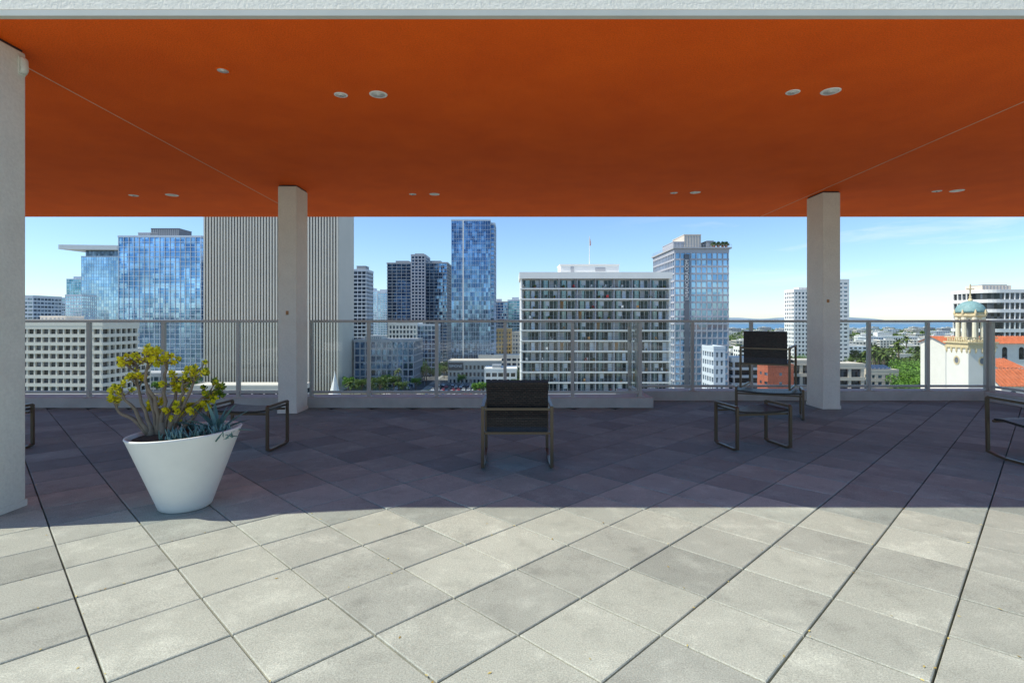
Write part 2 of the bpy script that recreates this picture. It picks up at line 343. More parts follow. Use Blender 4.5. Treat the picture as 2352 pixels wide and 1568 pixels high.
def downlight(px,py,r,kind):
    d=(CH-EYE)*F/(735-py); x=wx(px,d)
    lab={'big':'White trimmed recessed downlight set in the orange soffit','small':'Small white round sprinkler plate in the orange soffit','orange':'Orange painted recessed fixture set in the orange soffit'}[kind]
    g=thing('recessed_light' if kind!='small' else 'sprinkler_cover',lab,'ceiling light' if kind!='small' else 'sprinkler',(x,d,CH),0,'round fixtures in the orange ceiling')
    m1=MB(); m1.lathe([(r*.74,-.004),(r*.76,-.006),(r*.84,-.0065),(r*.97,-.004),(r,-.001)],28)
    m1.f=m1.f[:-2]; m1.m=m1.m[:-2]; m1.r=m1.r[:-2]
    m1.obj('trim_ring',['orange' if kind=='orange' else 'trim'],g,smooth=True)
    m1=MB(); m1.lathe([(r*.755,-.0055),(r*.5,-.003),(r*.2,-.002)],24); m1.obj('reflector',['cup' if kind!='small' else 'trim'],g,smooth=True)
    if kind=='small':
        m1=MB(); m1.lathe([(r*.16,-.003),(r*.16,-.014),(r*.08,-.02)],12); m1.obj('nozzle',['metal'],g)
    elif kind=='big':
        m1=MB(); m1.lathe([(r*.30,-.0035),(r*.26,-.005),(r*.1,-.006)],16); m1.obj('lens',['trim'],g)
for p in ((783,218,.062,'small'),(869,217,.082,'big'),(1821,212,.062,'small'),(1908,210,.085,'big'),(512,162,.06,'orange'),
          (307,449,.075,'small'),(395,448,.10,'big'),(948,446,.06,'small'),(998,446,.085,'big'),(1548,443,.06,'small'),(1597,442,.085,'big'),(2152,439,.07,'small'),(2198,438,.10,'big')):
    downlight(*p)
# ------------------------------------------------------------ furniture
def loop(mb,x,pts,r=.0135): mb.tube([(x,a,b) for a,b in pts],r,(1,0,0),4,closed=True,ry=.015)
def panel(mb,x0,x1,path,t=.012,sag=.0,nx=8):
    k=len(path)
    for side in (0,1):
        for i,(a,b) in enumerate(path):
            for j in range(nx+1):
                f=j/nx; s=sag*math.sin(math.pi*f)
                p0=path[max(0,i-1)];p1=path[min(k-1,i+1)]; dy,dz=p1[0]-p0[0],p1[1]-p0[1]; l=math.hypot(dy,dz); ny,nz=-dz/l,dy/l
                off=(t if side else -t)-s
                mb.v.append((x0+(x1-x0)*f,a+ny*off,b+nz*off))
    def id(s,i,j): return s*k*(nx+1)+i*(nx+1)+j
    def ad(*f): mb.f.append(f); mb.m.append(0); mb.r.append(.5)
    for i in range(k-1):
        for j in range(nx):
            ad(id(1,i,j),id(1,i,j+1),id(1,i+1,j+1),id(1,i+1,j)); ad(id(0,i,j),id(0,i+1,j),id(0,i+1,j+1),id(0,i,j+1))
        ad(id(0,i,0),id(1,i,0),id(1,i+1,0),id(0,i+1,0)); ad(id(0,i,nx),id(0,i+1,nx),id(1,i+1,nx),id(1,i,nx))
    for j in range(nx):
        ad(id(0,0,j),id(0,0,j+1),id(1,0,j+1),id(1,0,j)); ad(id(0,k-1,j),id(1,k-1,j),id(1,k-1,j+1),id(0,k-1,j+1))
def chair(label,loc,rot,rocker=True,name='patio_chair'):
    g=thing(name,label,'chair',loc,rot)
    W=.325; D=.72
    base=[(D-.02,.05),(D-.12,.028),(.5,.013),(.3,.013),(.12,.022),(.0,.045)] if rocker else [(D,.013),(0,.013)]
    pts=[(0.0,.60),(D-.03,.615),(D-.01,.60)]+base
    for s in (-1,1):
        m1=MB(); loop(m1,s*W,pts); m1.obj('side_frame',['frame'],g,bevel=.002)
    for (y,z) in ((-.0,.585),(.02,.355),(D-.06,.37)):
        m1=MB(); m1.tube([(-W+.014,y,z),(W-.014,y,z)],.011,(0,0,1)); m1.obj('crossbar',['frame'],g)
    m1=MB(); panel(m1,-W+.035,W-.035,[(.07,.35),(.085,.40),(.075,.50),(.045,.62),(.01,.74),(-.02,.82),(-.028,.845),(-.04,.85)] if rocker else [(.05,.37),(.06,.45),(.055,.56),(.045,.70),(.035,.80),(.03,.835)],.013,.0)
    m1.obj('backrest',['weave'],g)
    m1=MB(); panel(m1,-W+.035,W-.035,[(.075,.372),(.2,.36),(.4,.372),(.58,.392),(.66,.385),(.685,.36)],.012,.0)
    m1.obj('seat',['weave'],g)
    return g
def ottoman(label,loc,rot,W=.32,D=.42,H=.475,name='patio_ottoman'):
    g=thing(name,label,'ottoman',loc,rot)
    for s in (-1,1):
        m1=MB(); loop(m1,s*W,[(-D/2,H-.01),(-D/2+.02,H),(D/2-.02,H),(D/2,H-.01),(D/2,.03),(D/2-.05,.013),(-D/2+.05,.013),(-D/2,.03)]); m1.obj('side_frame',['frame'],g,bevel=.002)
    for y in (-D/2+.03,D/2-.03):
        m1=MB(); m1.tube([(-W+.014,y,H-.085),(W-.014,y,H-.085)],.011,(0,0,1)); m1.obj('crossbar',['frame'],g)
    path=[(-W+.016,H-.045),(-.2,H-.06),(0,H-.066),(.2,H-.06),(W-.016,H-.045)]
    m2=MB(); panel(m2,-D/2+.01,D/2-.01,path,.011)
    m2.v=[(b,a,c) for a,b,c in m2.v]; m2.f=[f[::-1] for f in m2.f]
    m2.obj('seat',['weave'],g)
    return g
chair('Dark woven rocking chair with bronze metal frame facing the skyline',(wx(1188,5.08),5.06,0),math.radians(0),name='rocking_chair')
ottoman('Dark woven ottoman with bronze sled frame on the shaded pavers',(2.71,6.07,0),math.radians(10))
ottoman('Dark woven ottoman standing behind the white planter',(-2.94,6.02,0),math.radians(-4),.33,.44,.49)
ottoman('Dark woven ottoman half hidden behind the thick concrete column',(-5.71,5.84,0),math.radians(0))
ottoman('Dark woven ottoman carrying a patio chair stacked on top',(3.82,8.02,0),math.radians(-24),.44,.48,.42)
chair('Dark woven patio chair set on top of a woven ottoman',(3.66,7.80,.422),math.radians(-34),False)
chair('Dark woven rocking chair partly cut off beside the railing corner',(5.36,4.97,0),math.radians(3),name='rocking_chair')
# ------------------------------------------------------------ planter
PX,PY=-2.50,4.12
g=thing('planter_pot','Tall tapered white planter pot standing on the pavers','planter',(PX,PY,0))
mb=MB(); mb.lathe([(.170,.0),(.180,.008),(.192,.04),(.382,.553),(.390,.568),(.387,.575),(.376,.575),(.37,.56),(.362,.53),(.355,.50)],72)
mb.v=[(x,y,z+(x*.055*max(0,(z-.3)/.27))) for x,y,z in mb.v]
mb.obj('pot_body',['pot'],g,smooth=True)
mb=MB(); mb.lathe([(.02,.545),(.2,.55),(.352,.53)],24); mb.f=mb.f[:-2]; mb.m=mb.m[:-2]; mb.r=mb.r[:-2]; mb.obj('soil',['soil'],g)
def P2(px,py,dy=0):
    return Vector(((px-428)/298,dy,(EYE+(735-py)/298)))
g=thing('jade_plant','Gnarled jade plant with yellow green leaf rosettes in the white planter','plant',(PX,PY,0))
br=MB(); lf=MB()
def leaf(mb,base,dirv,L,W,rv,up=Vector((0,0,1))):
    d=dirv.normalized(); s=d.cross(up)
    if s.length<.05: s=d.cross(Vector((1,0,0)))
    s.normalize(); n=s.cross(d)
    a=base; b=base+d*L*.55+s*W*.5+n*L*.06; c=base+d*L*.55-s*W*.5+n*L*.06; e=base+d*L+n*L*.12; t=base+d*L*.6+n*L*(-.08)
    b2=base+d*L*.87+s*W*.38+n*L*.1; c2=base+d*L*.87-s*W*.38+n*L*.1
    i=len(mb.v); mb.v+=[tuple(v) for v in (a,b,c,e,t,b2,c2)]
    for f in ((0,1,4),(0,4,2),(1,5,4),(4,6,2),(5,3,4),(4,3,6)): mb.f.append(tuple(i+q for q in f)); mb.m.append(0); mb.r.append(rv)
def rosette(p,axis,n=13,L=.042,tone=.7):
    axis=axis.normalized(); a=axis.orthogonal().normalized(); b=axis.cross(a)
    for i in range(n):
        th=i*2.4; el=.1+1.15*(i/n)
        d=(a*math.cos(th)+b*math.sin(th))*math.cos(el)+axis*math.sin(el)
        leaf(lf,p-axis*.022*(1-i/n),d,L*R.uniform(.7,1.15),L*.62,min(1,max(0,R.gauss(tone,.2))),axis)
mains=[([(348,1000),(322,950),(300,915),(290,893)],7,.034,.85),([(352,1000),(345,960),(325,905),(318,868)],9,.040,.85),([(366,1002),(368,930),(352,870),(362,812)],15,.046,.95),
 ([(374,1002),(385,950),(395,905),(392,878)],11,.042,.65),([(388,1000),(415,950),(435,895),(452,848)],11,.036,.7),([(392,1000),(405,965),(445,925),(474,903)],12,.040,.45),
 ([(346,1000),(312,960),(288,940),(279,915)],5,.018,.85),([(366,1002),(362,960),(350,945),(335,925)],9,.034,.85),([(392,1000),(392,965),(402,950),(402,942)],14,.038,.95),([(396,1000),(420,975),(438,955),(448,930)],11,.038,.8),
 ([(366,1002),(350,920),(322,865),(298,826)],12,.040,.95),([(372,1002),(380,920),(378,860),(388,822)],9,.040,.85),([(388,1000),(412,940),(420,900),(420,872)],8,.042,.6)]
for mi,(pl,nr,spd,tone) in enumerate(mains):
    e_y=R.uniform(-.18,.13); dy=[0,e_y*.3,e_y*.7,e_y]
    pts=[P2(a,b,dy[i]) for i,(a,b) in enumerate(pl)]
    Q=[]
    for i in range(3):
        for t in (0,.33,.66):
            w=Vector((R.uniform(-1,1),R.uniform(-1,1),R.uniform(-.5,.5)))*.013*(0 if i==0 and t==0 else 1)
            Q.append(pts[i].lerp(pts[i+1],t)+w)
    Q.append(pts[3]); k=len(Q)
    br.tube(Q,[.0125*(1-i/k)**.8+.0045 for i in range(k)],(0,1,.3),8)
    for _ in range(nr):
        out=Vector((R.gauss(0,spd),R.gauss(0,spd*1.5),R.gauss(0,spd*.75)))
        e=pts[3]+out
        s=Q[R.randint(k-3,k-1)]
        mid=s.lerp(e,.5)+Vector((0,0,-.008))
        br.tube([s,mid,e],[.005,.0045,.004],(0,1,.3),6)
        lowtone=tone-(.3 if (out.y>.05 or R.random()<.15) else 0)
        rosette(e,out+Vector((0,-.01,.03)),13,.037,lowtone)
br.tube([P2(350,1012),P2(351,990),P2(349,975)],[.034,.026,.015],(0,1,.3),10); br.tube([P2(380,1012),P2(377,988),P2(374,968)],[.038,.030,.016],(0,1,.3),10)
br.obj('branches',['bark'],g,smooth=True); lf.obj('leaves',['jade'],g)
def agave(name,label,px,py,dy,n,L,W,zr=(.2,1.2)):
    g=thing(name,label,'plant',(PX+(px-428)/298,PY+dy,.535)); m1=MB()
    for i in range(n):
        th=i*2.4+R.uniform(-.2,.2); el=zr[0]+(zr[1]-zr[0])*i/n
        d=Vector((math.cos(th)*math.cos(el),math.sin(th)*math.cos(el),math.sin(el))); l=L*R.uniform(.75,1.1)
        s=d.cross(Vector((0,0,1))).normalized(); nn=s.cross(d); r=R.random(); prev=None
        for t,w in ((0,.5),(.2,.9),(.45,1),(.7,.7),(.9,.3),(1,.03)):
            c=d*l*t-Vector((0,0,1))*l*.22*t*t
            row=[c+s*W*w*.5+nn*W*w*.22,c-nn*W*w*.1,c-s*W*w*.5+nn*W*w*.22]
            if prev:
                for q in (0,1): m1.face([prev[q],prev[q+1],row[q+1],row[q]],0,r)
            prev=row
    m1.obj('leaves',['agave'],g); return g
agave('agave_plant','Blue green agave with long pointed leaves in the planter',487,980,.08,18,.34,.036,(.3,1.4))
agave('agave_plant','Small grey blue agave leaning over the planter rim',518,985,-.05,20,.15,.024)
def sticks(px,dy,n,label):
    g=thing('chalk_stick_succulent',label,'plant',(PX+(px-428)/298,PY+dy,.53)); m1=MB()
    for i in range(n):
        b=Vector((R.gauss(0,.035),R.gauss(0,.035),0)); d=Vector((R.gauss(0,.4),R.gauss(0,.4),1)).normalized(); l=R.uniform(.05,.13)
        m1.tube([b,b+d*l*.5,b+d*l],[.005,.007,.002],(0,1,0),5,rv=R.random())
    m1.obj('leaves',['agave'],g,smooth=True)
sticks(440,-.20,55,'Pale blue chalk stick succulents at the planter edge'); sticks(518,-.08,60,'Pale blue chalk sticks spilling beside the agave'); sticks(400,.2,30,'Dark green low succulents behind the jade trunk'); sticks(470,-.1,40,'Blue green finger succulents beside the agave')
# ------------------------------------------------------------ buildings
def building(name,label,x0,x1,top,d,depth,fh,bw,sp,pw,proj,wall,glass,rot=0,roofbits=(),parapet=1.0,plain_side=None):
    X0=wx(x0,d);X1=wx(x1,d);W=X1-X0; H=wz(top,d)-GZ
    g=thing(name,label,'building',((X0+X1)/2,d,GZ),math.radians(rot))
    w=W/2
    m1=MB(); m1.box(-w,w,0,depth,0,H-.3); m1.obj('glazing',[glass],g)
    m1=MB()
    nb=max(1,round(W/bw)); bb=W/nb
    if sp:
        k=0; z=H-parapet-sp
        while z>0 and k<80:
            m1.box(-w-proj,w+proj,-proj,depth+proj,z,z+sp); z-=fh; k+=1
    pj=proj*.86 if sp>.8 else proj*1.08
    if pw:
        for i in range(nb+1):
            x=-w+i*bb; x=min(max(x,-w+pw/2-pj),w-pw/2+pj)
            m1.box(x-pw/2,x+pw/2,-pj,.1,0,H-.6)
        ns=max(1,round(depth/bw)); sb=depth/ns
        if plain_side is None:
            for i in range(1,ns+1):
                y=i*sb
                for s in (-1,1): m1.box(min(s*w,s*(w+pj)),max(s*w,s*(w+pj)),y-pw/2,y+pw/2,0,H-.6)
    m1.obj('facade_frame',[wall],g)
    if plain_side:
        m1=MB(); m1.box(w-.1,w+proj+.3,.2,depth,0,H+.2); m1.obj('side_wall',[plain_side],g)
        m1=MB(); m1.box(-w-proj-.3,-w+.1,.2,depth,0,H+.2); m1.obj('side_wall',[plain_side],g)
    m1=MB(); m1.box(-w-proj-.06,w+proj+.06,-proj-.06,depth+proj+.06,H-parapet,H-.25)
    m1.box(-w-proj-.06,w+proj+.06,-proj-.06,-proj+.3,H-.25,H); m1.box(-w-proj-.06,-w-proj+.3,-proj+.3,depth+proj,H-.25,H); m1.box(w+proj-.3,w+proj+.06,-proj+.3,depth+proj,H-.25,H)
    m1.obj('parapet',[wall],g)
    for rb in roofbits:
        a=wx(rb[0],d)-(X0+X1)/2; b=wx(rb[1],d)-(X0+X1)/2; t=wz(rb[2],d)-GZ
        m1=MB(); m1.box(a,b,depth*.25,depth*.75,H-.24,t-.3,0); m1.box(a-.15,b+.15,depth*.25-.15,depth*.75+.15,t-.3,t,0)
        n=max(2,int((b-a)/1.2))
        for i in range(n): m1.box(a+(b-a)*(i+.3)/n,a+(b-a)*(i+.7)/n,depth*.25-.08,depth*.25,H,t-.7,1)
        m1.obj('roof_plant_room',[rb[3],'metal'],g)
    return g,W,H
building('office_building','Cream office block with deep dark window grid',-190,240,733,165,14,2.5,2.3,1.0,.42,.75,'cream','winD',rot=-2,roofbits=((70,130,725,'cream'),),parapet=2)
building('high_rise','Pale blue glass high rise with a broad white overhanging roof',187,272,588,650,34,4,3,.35,.18,.2,'slab','gb2')
g=thing('roof_pavilion','Broad white cantilevered roof on the blue glass high rise','roof',(wx(228,650),648,wz(588,650)))
mb=MB(); mb.prism([(wx(150,650)-wx(228,650),-8),(wx(274,650)-wx(228,650),-2),(wx(274,650)-wx(228,650),38),(wx(170,650)-wx(228,650),38)],7,12.5); mb.box(-18,24,4,30,.1,6.99,1); mb.obj('roof_slab',['white','gg'],g)
building('high_rise','Blue glass tower with stepped top',153,186,640,860,30,4,4,.5,.2,.2,'slab','gt',roofbits=((160,182,634,'slab'),))
building('high_rise','Teal glass office tower with dark spandrels',115,153,683,700,30,3.6,3,.7,.3,.2,'slab','gt')
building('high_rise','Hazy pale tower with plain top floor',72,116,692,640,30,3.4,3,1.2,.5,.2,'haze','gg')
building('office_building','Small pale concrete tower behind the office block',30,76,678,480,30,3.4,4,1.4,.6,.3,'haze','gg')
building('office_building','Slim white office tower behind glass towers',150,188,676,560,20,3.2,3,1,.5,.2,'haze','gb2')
building('high_rise','Blue glass residential tower with pale slab edges and vertical fins',273,462,541,350,28,3.15,3.4,.30,.26,.45,'slab','gb',roofbits=((330,396,520,'dgrey'),(300,345,530,'grey')))
building('high_rise','Brown striped stone office tower with continuous vertical fins',470,775,330,300,29,3.7,1.62,0,.84,.4,'fin','gbr',plain_side='fin',parapet=3)
building('podium_building','Low white podium with flat roof at the striped tower base',440,690,884,262,14,4,6,1.6,.8,.3,'cream','winD')
building('podium_building','Low grey podium with loading bays',240,300,800,262,14,3.4,4,1.2,.5,.3,'white','winD')
building('podium_building','Pale mid rise podium below the blue glass tower',262,470,856,300,16,3.6,3.2,1.2,.5,.3,'grey','gg')
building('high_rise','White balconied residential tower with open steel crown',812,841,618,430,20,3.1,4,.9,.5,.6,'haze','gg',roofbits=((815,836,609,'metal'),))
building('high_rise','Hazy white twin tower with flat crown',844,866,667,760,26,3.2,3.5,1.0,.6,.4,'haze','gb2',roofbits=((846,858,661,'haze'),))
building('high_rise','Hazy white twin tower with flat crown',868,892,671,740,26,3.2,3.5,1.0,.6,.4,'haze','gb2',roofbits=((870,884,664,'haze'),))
building('high_rise','Dark blue residential tower wing with projecting slabs',890,944,603,520,30,3.1,4.2,.4,.30,.7,'grey','gd',roofbits=((905,935,597,'metal'),))
building('high_rise','Dark blue residential tower wing with projecting slabs',977,1027,602,520,30,3.1,4.2,.4,.30,.7,'grey','gd',roofbits=((985,1010,597,'metal'),))
building('high_rise','Dark grey central tower core between two balconied wings',944.5,976.5,584,517,30,3.1,3.4,1.0,1.0,.3,'lav','gd',roofbits=((950,970,580,'metal'),))
building('office_building','Pale mid rise office with regular white window grid',893,957,741,385,24,3.3,2.6,1.1,.9,.35,'white','gg')
building('office_building','Dark glazed mid rise with white floor bands',957.5,1000,744,388,24,3.3,2.6,.5,.3,.35,'haze','gd')
building('office_building','Dark low office with cream vertical pilasters',815,950,779,325,30,4.2,3.3,.7,.6,.5,'grey','gd',roofbits=((830,870,772,'cream'),))
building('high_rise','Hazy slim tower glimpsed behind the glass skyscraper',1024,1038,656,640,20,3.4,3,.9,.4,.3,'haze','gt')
gk,Wk,Hk=building('skyscraper','Tall dark blue glass skyscraper with fine mullions',1037,1126,504,400,27,3.3,1.75,.18,.12,.18,'slab','gd',roofbits=((1052,1115,500,'dgrey'),))
mb=MB(); xk=wx(1064,400)-wx(1081.5,400); mb.box(xk-.5,xk+.5,-.5,0,0,Hk-1); mb.obj('vertical_strip',['white'],gk)
building('high_rise','Balconied rear wing attached to the glass skyscraper',1126.5,1135,512,404,22,3.3,3,.7,.3,.9,'slab','gd')
building('high_rise','Dark blue stepped residential tower with pale slabs',1135,1166,692,620,24,3.2,3.5,.6,.3,.5,'lav','gd',roofbits=((1140,1152,686,'haze'),))
building('high_rise','Pale blue residential tower with balcony slabs',1166.5,1200,688,640,24,3.2,3.5,.9,.3,.5,'haze','gt',roofbits=((1176,1192,682,'haze'),))
building('office_building','Ochre mid rise with punched dark windows',1137,1175,755,450,22,3.3,2.6,1.5,1.2,.3,'tan','gg')
building('office_building','Beige mid rise beside the balcony block',1176.5,1204,762,440,22,3.3,2.6,1.6,1.2,.3,'beige','gg')
gs,Ws,Hs=building('shop_building','Low pale furniture showroom with vertical piers and dark sign',1030,1150,828,345,22,4.5,2.6,2.0,1.2,.35,'beige','winD')
mb=MB(); mb.box(-Ws/2,-Ws/2+9.5,-.75,-.42,Hs-6,Hs-1.2); mb.obj('sign_board',['sign'],gs)
text('SIMONE','sign_lettering',2.3,'mark',gs,(-Ws/2+4.7,-.80,Hs-3.5),(math.radians(90),0,0))
building('shop_building','Small white commercial building with flat roof',1114,1186,846,300,20,3.6,3.4,1.4,.8,.3,'white','winD',roofbits=((1130,1150,840,'metal'),))
# ---- white balcony block
D=155; X0=wx(1196,D); X1=wx(1541,D); W=X1-X0; fh=24*D/F; Ht=wz(640,D)-GZ
bbk=thing('apartment_block','White slab apartment block with rows of open balconies','apartment building',((X0+X1)/2,D,GZ))
mb=MB(); mb.box(-W/2+.4,W/2-.4,2.1,16,0,Ht); mb.obj('wall',['lav'],bbk)
for xa_,xb_ in ((-W/2-.02,-W/2+.42),(W/2-.42,W/2+.02)):
    mb=MB(); mb.box(xa_,xb_,.25,16.1,0,Ht+.02); mb.obj('end_wall',['white'],bbk)
mb=MB(); mb.box(-W/2-.4,W/2+.4,-.25,16.4,Ht+.03,Ht+1.9); mb.obj('parapet',['white'],bbk)
a=wx(1290,D)-(X0+X1)/2; b=wx(1428,D)-(X0+X1)/2
mb=MB(); mb.box(a,b,4,13,Ht+1.9,Ht+4.3); mb.box(a-.2,b+.2,3.8,13.2,Ht+4.3,Ht+4.6); mb.box(a+3,a+4,3.93,4,Ht+1.9,Ht+3.9,1); mb.box(b-7,b-4,3.93,4,Ht+2.5,Ht+3.6,1); mb.obj('roof_penthouse',['white','grey'],bbk)
nb=8; bb=(W-.84)/nb; nf=15
sl=MB(); sl.box(-W/2-.15,W/2+.15,0,2.08,-.17,.17); slm=sl.mesh('balcony_slab',['white'])
rl=MB()
rl.box(-W/2+.45,W/2-.45,.07,.13,1.17,1.23); rl.box(-W/2+.45,W/2-.45,.08,.12,.28,.32)
n=int(W/.45)
for i in range(n): rl.box(-W/2+.5+i*.45,-W/2+.53+i*.45,.085,.115,.17,1.17)
rlm=rl.mesh('balcony_railing',['dgrey'])
pt=MB(); pt.box(-.10,.10,.15,2.09,.18,fh-.18); ptm=pt.mesh('partition',['lav'])
def winmesh(v):
    w=MB(); ww=bb*(.90 if v%2 else .82); h=fh-.5
    w.box(-ww/2,ww/2,2.0,2.07,.16,h,0)
    for i in range(5):
        x=-ww/2+ww*i/4; w.box(x-.045,x+.045,1.95,2.0,.16,h+.05,1)
    w.box(-ww/2,ww/2,1.955,2.0,h+.0,h+.07,1)
    s=[(0,1),(1,2),(2,3),(3,4),(0,1),(2,3)][v]
    w.box(-ww/2+ww*s[0]/4+.1,-ww/2+ww*s[1]/4-.1,1.97,1.995,.2+(.9 if v==1 else 0),h-.05,2)
    return w.mesh('window',['slider','white',['grey','haze','slab','haze','brown','grey'][v]])
wm=[winmesh(i) for i in range(6)]
for f in range(nf):
    z=Ht-fh*(f+1)+.14
    if f<11:
        link(slm,'balcony_slab',bbk,(0,0,z)); link(rlm,'balcony_railing',bbk,(0,0,z))
        for i in range(nb):
            link(wm[R.choice([0,1,2,3,5,0,1,2,3,5,4])],'window',bbk,(-W/2+.42+bb*(i+.5),0,z))
            if i: link(ptm,'partition',bbk,(-W/2+.42+bb*i,0,z))
mb=MB()
for f in range(11,nf): 
    z=Ht-fh*(f+1)+.14; mb.box(-W/2-.15,W/2+.15,0,2.08,z-.14,z+.14); mb.box(-W/2+.4,W/2-.4,.1,.16,z+.14,z+1.1)
mb.obj('lower_balconies',['white'],bbk,kind='stuff')
bush=MB()
for _ in range(60):
    d=Vector((R.gauss(0,1),R.gauss(0,1),abs(R.gauss(0,1)))).normalized(); leaf(bush,Vector((0,0,.3)),d,R.uniform(.3,.6),.2,R.random())
bush.lathe([(.14,0),(.2,.35)],8,m=1); bm=bush.mesh('potted_plant',['leafA','brick'])
ch=MB(); ch.box(-.25,.25,0,.5,.35,.42); ch.box(-.25,.25,.45,.52,.42,.9)
for x in (-.23,.2):
    for y in (.02,.45): ch.box(x,x+.04,y,y+.04,0,.35)
chms=[ch.mesh('balcony_chair',[k]) for k in ('red','white','dark','brown')]
for _ in range(90):
    f=R.randint(0,10); z=GZ+Ht-fh*(f+1)+.14+.17; x=(X0+X1)/2+R.uniform(-W/2+1,W/2-1)
    if R.random()<.4: link(bm,'potted_plant',None,(x,D+.75,z),R.random()*6,R.uniform(.8,1.4),label='Green potted plant standing on an apartment balcony',category='plant',group='plants on the balconies')
    else: link(R.choice(chms+[chms[1],chms[2]]),'balcony_chair',None,(x,D+.7,z),R.random()*6,1.2,label='Small chair standing on an apartment balcony',category='chair',group='chairs on the balconies')
g=thing('flagpole','Tall white flagpole on the apartment block roof','flagpole',(wx(1354,D+8),D+8,GZ+Ht+4.6))
mb=MB(); mb.tube([(0,0,0),(0,0,8.9)],[.14,.06],(1,0,0),8); mb.obj('pole',['white'],g)
mb=MB()
for i in range(6): mb.face([(.06+.07*i,.05*math.sin(i),8.6-i*.25),(.06+.07*(i+1),.05*math.sin(i+1),8.5-(i+1)*.25),(.06+.07*(i+1),.05*math.sin(i+1),6.0),(.06+.07*i,.05*math.sin(i),6.0)],i%2)
mb.obj('flag',['red','mark'],g)
# ---- lilac grey tower with lettering
ga,Wa,Ha=building('high_rise','Grey lilac residential tower with overhanging roof deck and vertical lettering',1550,1672,572,230,34,3.05,2.35,.75,.42,.35,'lav','gb2',roofbits=((1560,1585,548,'lav'),(1586,1626,531,'beige'),(1640,1655,546,'metal')))
mb=MB(); mb.box(-Wa/2-1.0,Wa/2+1.2,-1.2,35,Ha+.05,Ha+.7); mb.obj('roof_deck',['grey'],ga)
mb=MB()
for i in range(24): 
    x=-Wa/2-.8+i*(Wa+1.8)/23; mb.box(x-.04,x+.04,-1.1,-1.03,Ha+.7,Ha+1.8)
mb.box(-Wa/2-.9,Wa/2+1.1,-1.1,-1.03,Ha+1.8,Ha+1.9)
for i in range(24): 
    y=-1+i*1.5; mb.box(-Wa/2-.9,-Wa/2-.83,y-.04,y+.04,Ha+.7,Ha+1.8)
mb.box(-Wa/2-.9,-Wa/2-.83,-1.0,34,Ha+1.8,Ha+1.9)
mb.obj('roof_railing',['grey'],ga)
sx=wx(1577,230)-wx(1611,230)
mb=MB(); mb.box(sx-1.1,sx+1.1,-.62,-.45,0,Ha-2.2); mb.obj('sign_panel',['dgrey'],ga)
text('LIVEANCORA.COM','sign_lettering',2.0,'mark',ga,(sx,-.68,wz(643,230)-GZ),(math.radians(90),math.radians(-90),0))
for p in (1640,1650,1660,1668):
    link(bm,'potted_plant',None,(wx(p,232),232,GZ+Ha+.7),0,3.5,label='Roof deck shrub on top of the residential tower',category='plant',group='shrubs on the roof deck')
building('office_building','Pale plain mid rise next to the residential tower',1640,1664,795,205,12,3.2,2.6,1.3,.9,.25,'haze','gg')
building('high_rise','White hotel slab with a fine grid of windows',1824,1922,664,450,15,3.4,2.9,1.5,1.2,.4,'white','gg',roofbits=((1840,1860,659,'white'),))
building('high_rise','Plain white service tower of the hotel slab',1923,1949,641,448,22,3.4,4.6,2.0,1.5,.4,'white','gg')
# ---- banded curved office
D=235; g=thing('office_building','White office with curved corner and dark ribbon windows','building',(wx(2258,D),D,GZ))
def rr(e,L=70,r=7): 
    p=[]
    for i in range(9):
        t=math.pi+math.pi/2*i/8; p.append((r+math.cos(t)*(r+e),r+math.sin(t)*(r+e)))
    return p+[(L+e,-e),(L+e,16+e),(-e,16+e)]
H=wz(664,D)-GZ
mb=MB(); mb.prism(rr(0),0,H-1); mb.obj('glazing',['winD'],g)
mb=MB(); z=H-1.6
while z>0: mb.prism(rr(.55),z,z+1.5); z-=4.3
for i in range(30): mb.box(9+i*2.2,9.4+i*2.2,-.45,.05,0,H-1.5)
for i in range(4): mb.box(-.45,.05,8+i*2.4,8.4+i*2.4,0,H-1.5)
mb.obj('facade_frame',['white'],g)
mb=MB(); mb.box(4,17,5,14,H-.09,H+2.0); mb.box(5,16,6,13,H+2.0,H+2.4,1)
for i in range(8): mb.box(4.3+i*1.5,5+i*1.5,4.9,5,H+.2,H+1.7,1)
mb.obj('roof_plant_room',['beige','metal'],g)
# ---- bell tower
D=90; s=4.6; X=76.3
g=thing('church_bell_tower','White church bell tower with ochre trim and turquoise dome','bell tower',(X+s/2,D+s/2,GZ))
Z=lambda p:wz(p,D+1)-GZ
zb=Z(799); mb=MB(); mb.box(-s/2,s/2,-s/2,s/2,0,zb)
mb.obj('shaft',['church'],g,bevel=.08)
mb=MB()
for (hh,zz,t) in ((s/2+.18,zb,.3),(s/2+.05,zb+.3,.5),(s/2+.3,zb+.8,.25)): mb.box(-hh,hh,-hh,hh,zz,zz+t)
for i in range(9):
    a_,b_=(-s/2+.15+i*s/9.6),-s/2-.1
    mb.lathe([(.09,zb+1.05),(.14,zb+1.3),(.07,zb+1.7)],8,a_+.05,b_); mb.lathe([(.09,zb+1.05),(.14,zb+1.3),(.07,zb+1.7)],8,b_,a_+.05)
mb.box(-s/2-.2,s/2+.2,-s/2-.2,-s/2,zb+1.7,zb+1.85); mb.box(-s/2-.2,-s/2,-s/2+.001,s/2+.2,zb+1.7,zb+1.85)
mb.obj('balustrade',['gold'],g)
r0=1.9; zt=Z(728); m1=MB()
m1.lathe([(r0+.1,zb+1.06),(r0+.1,zb+1.4)],8,ph=math.pi/8)
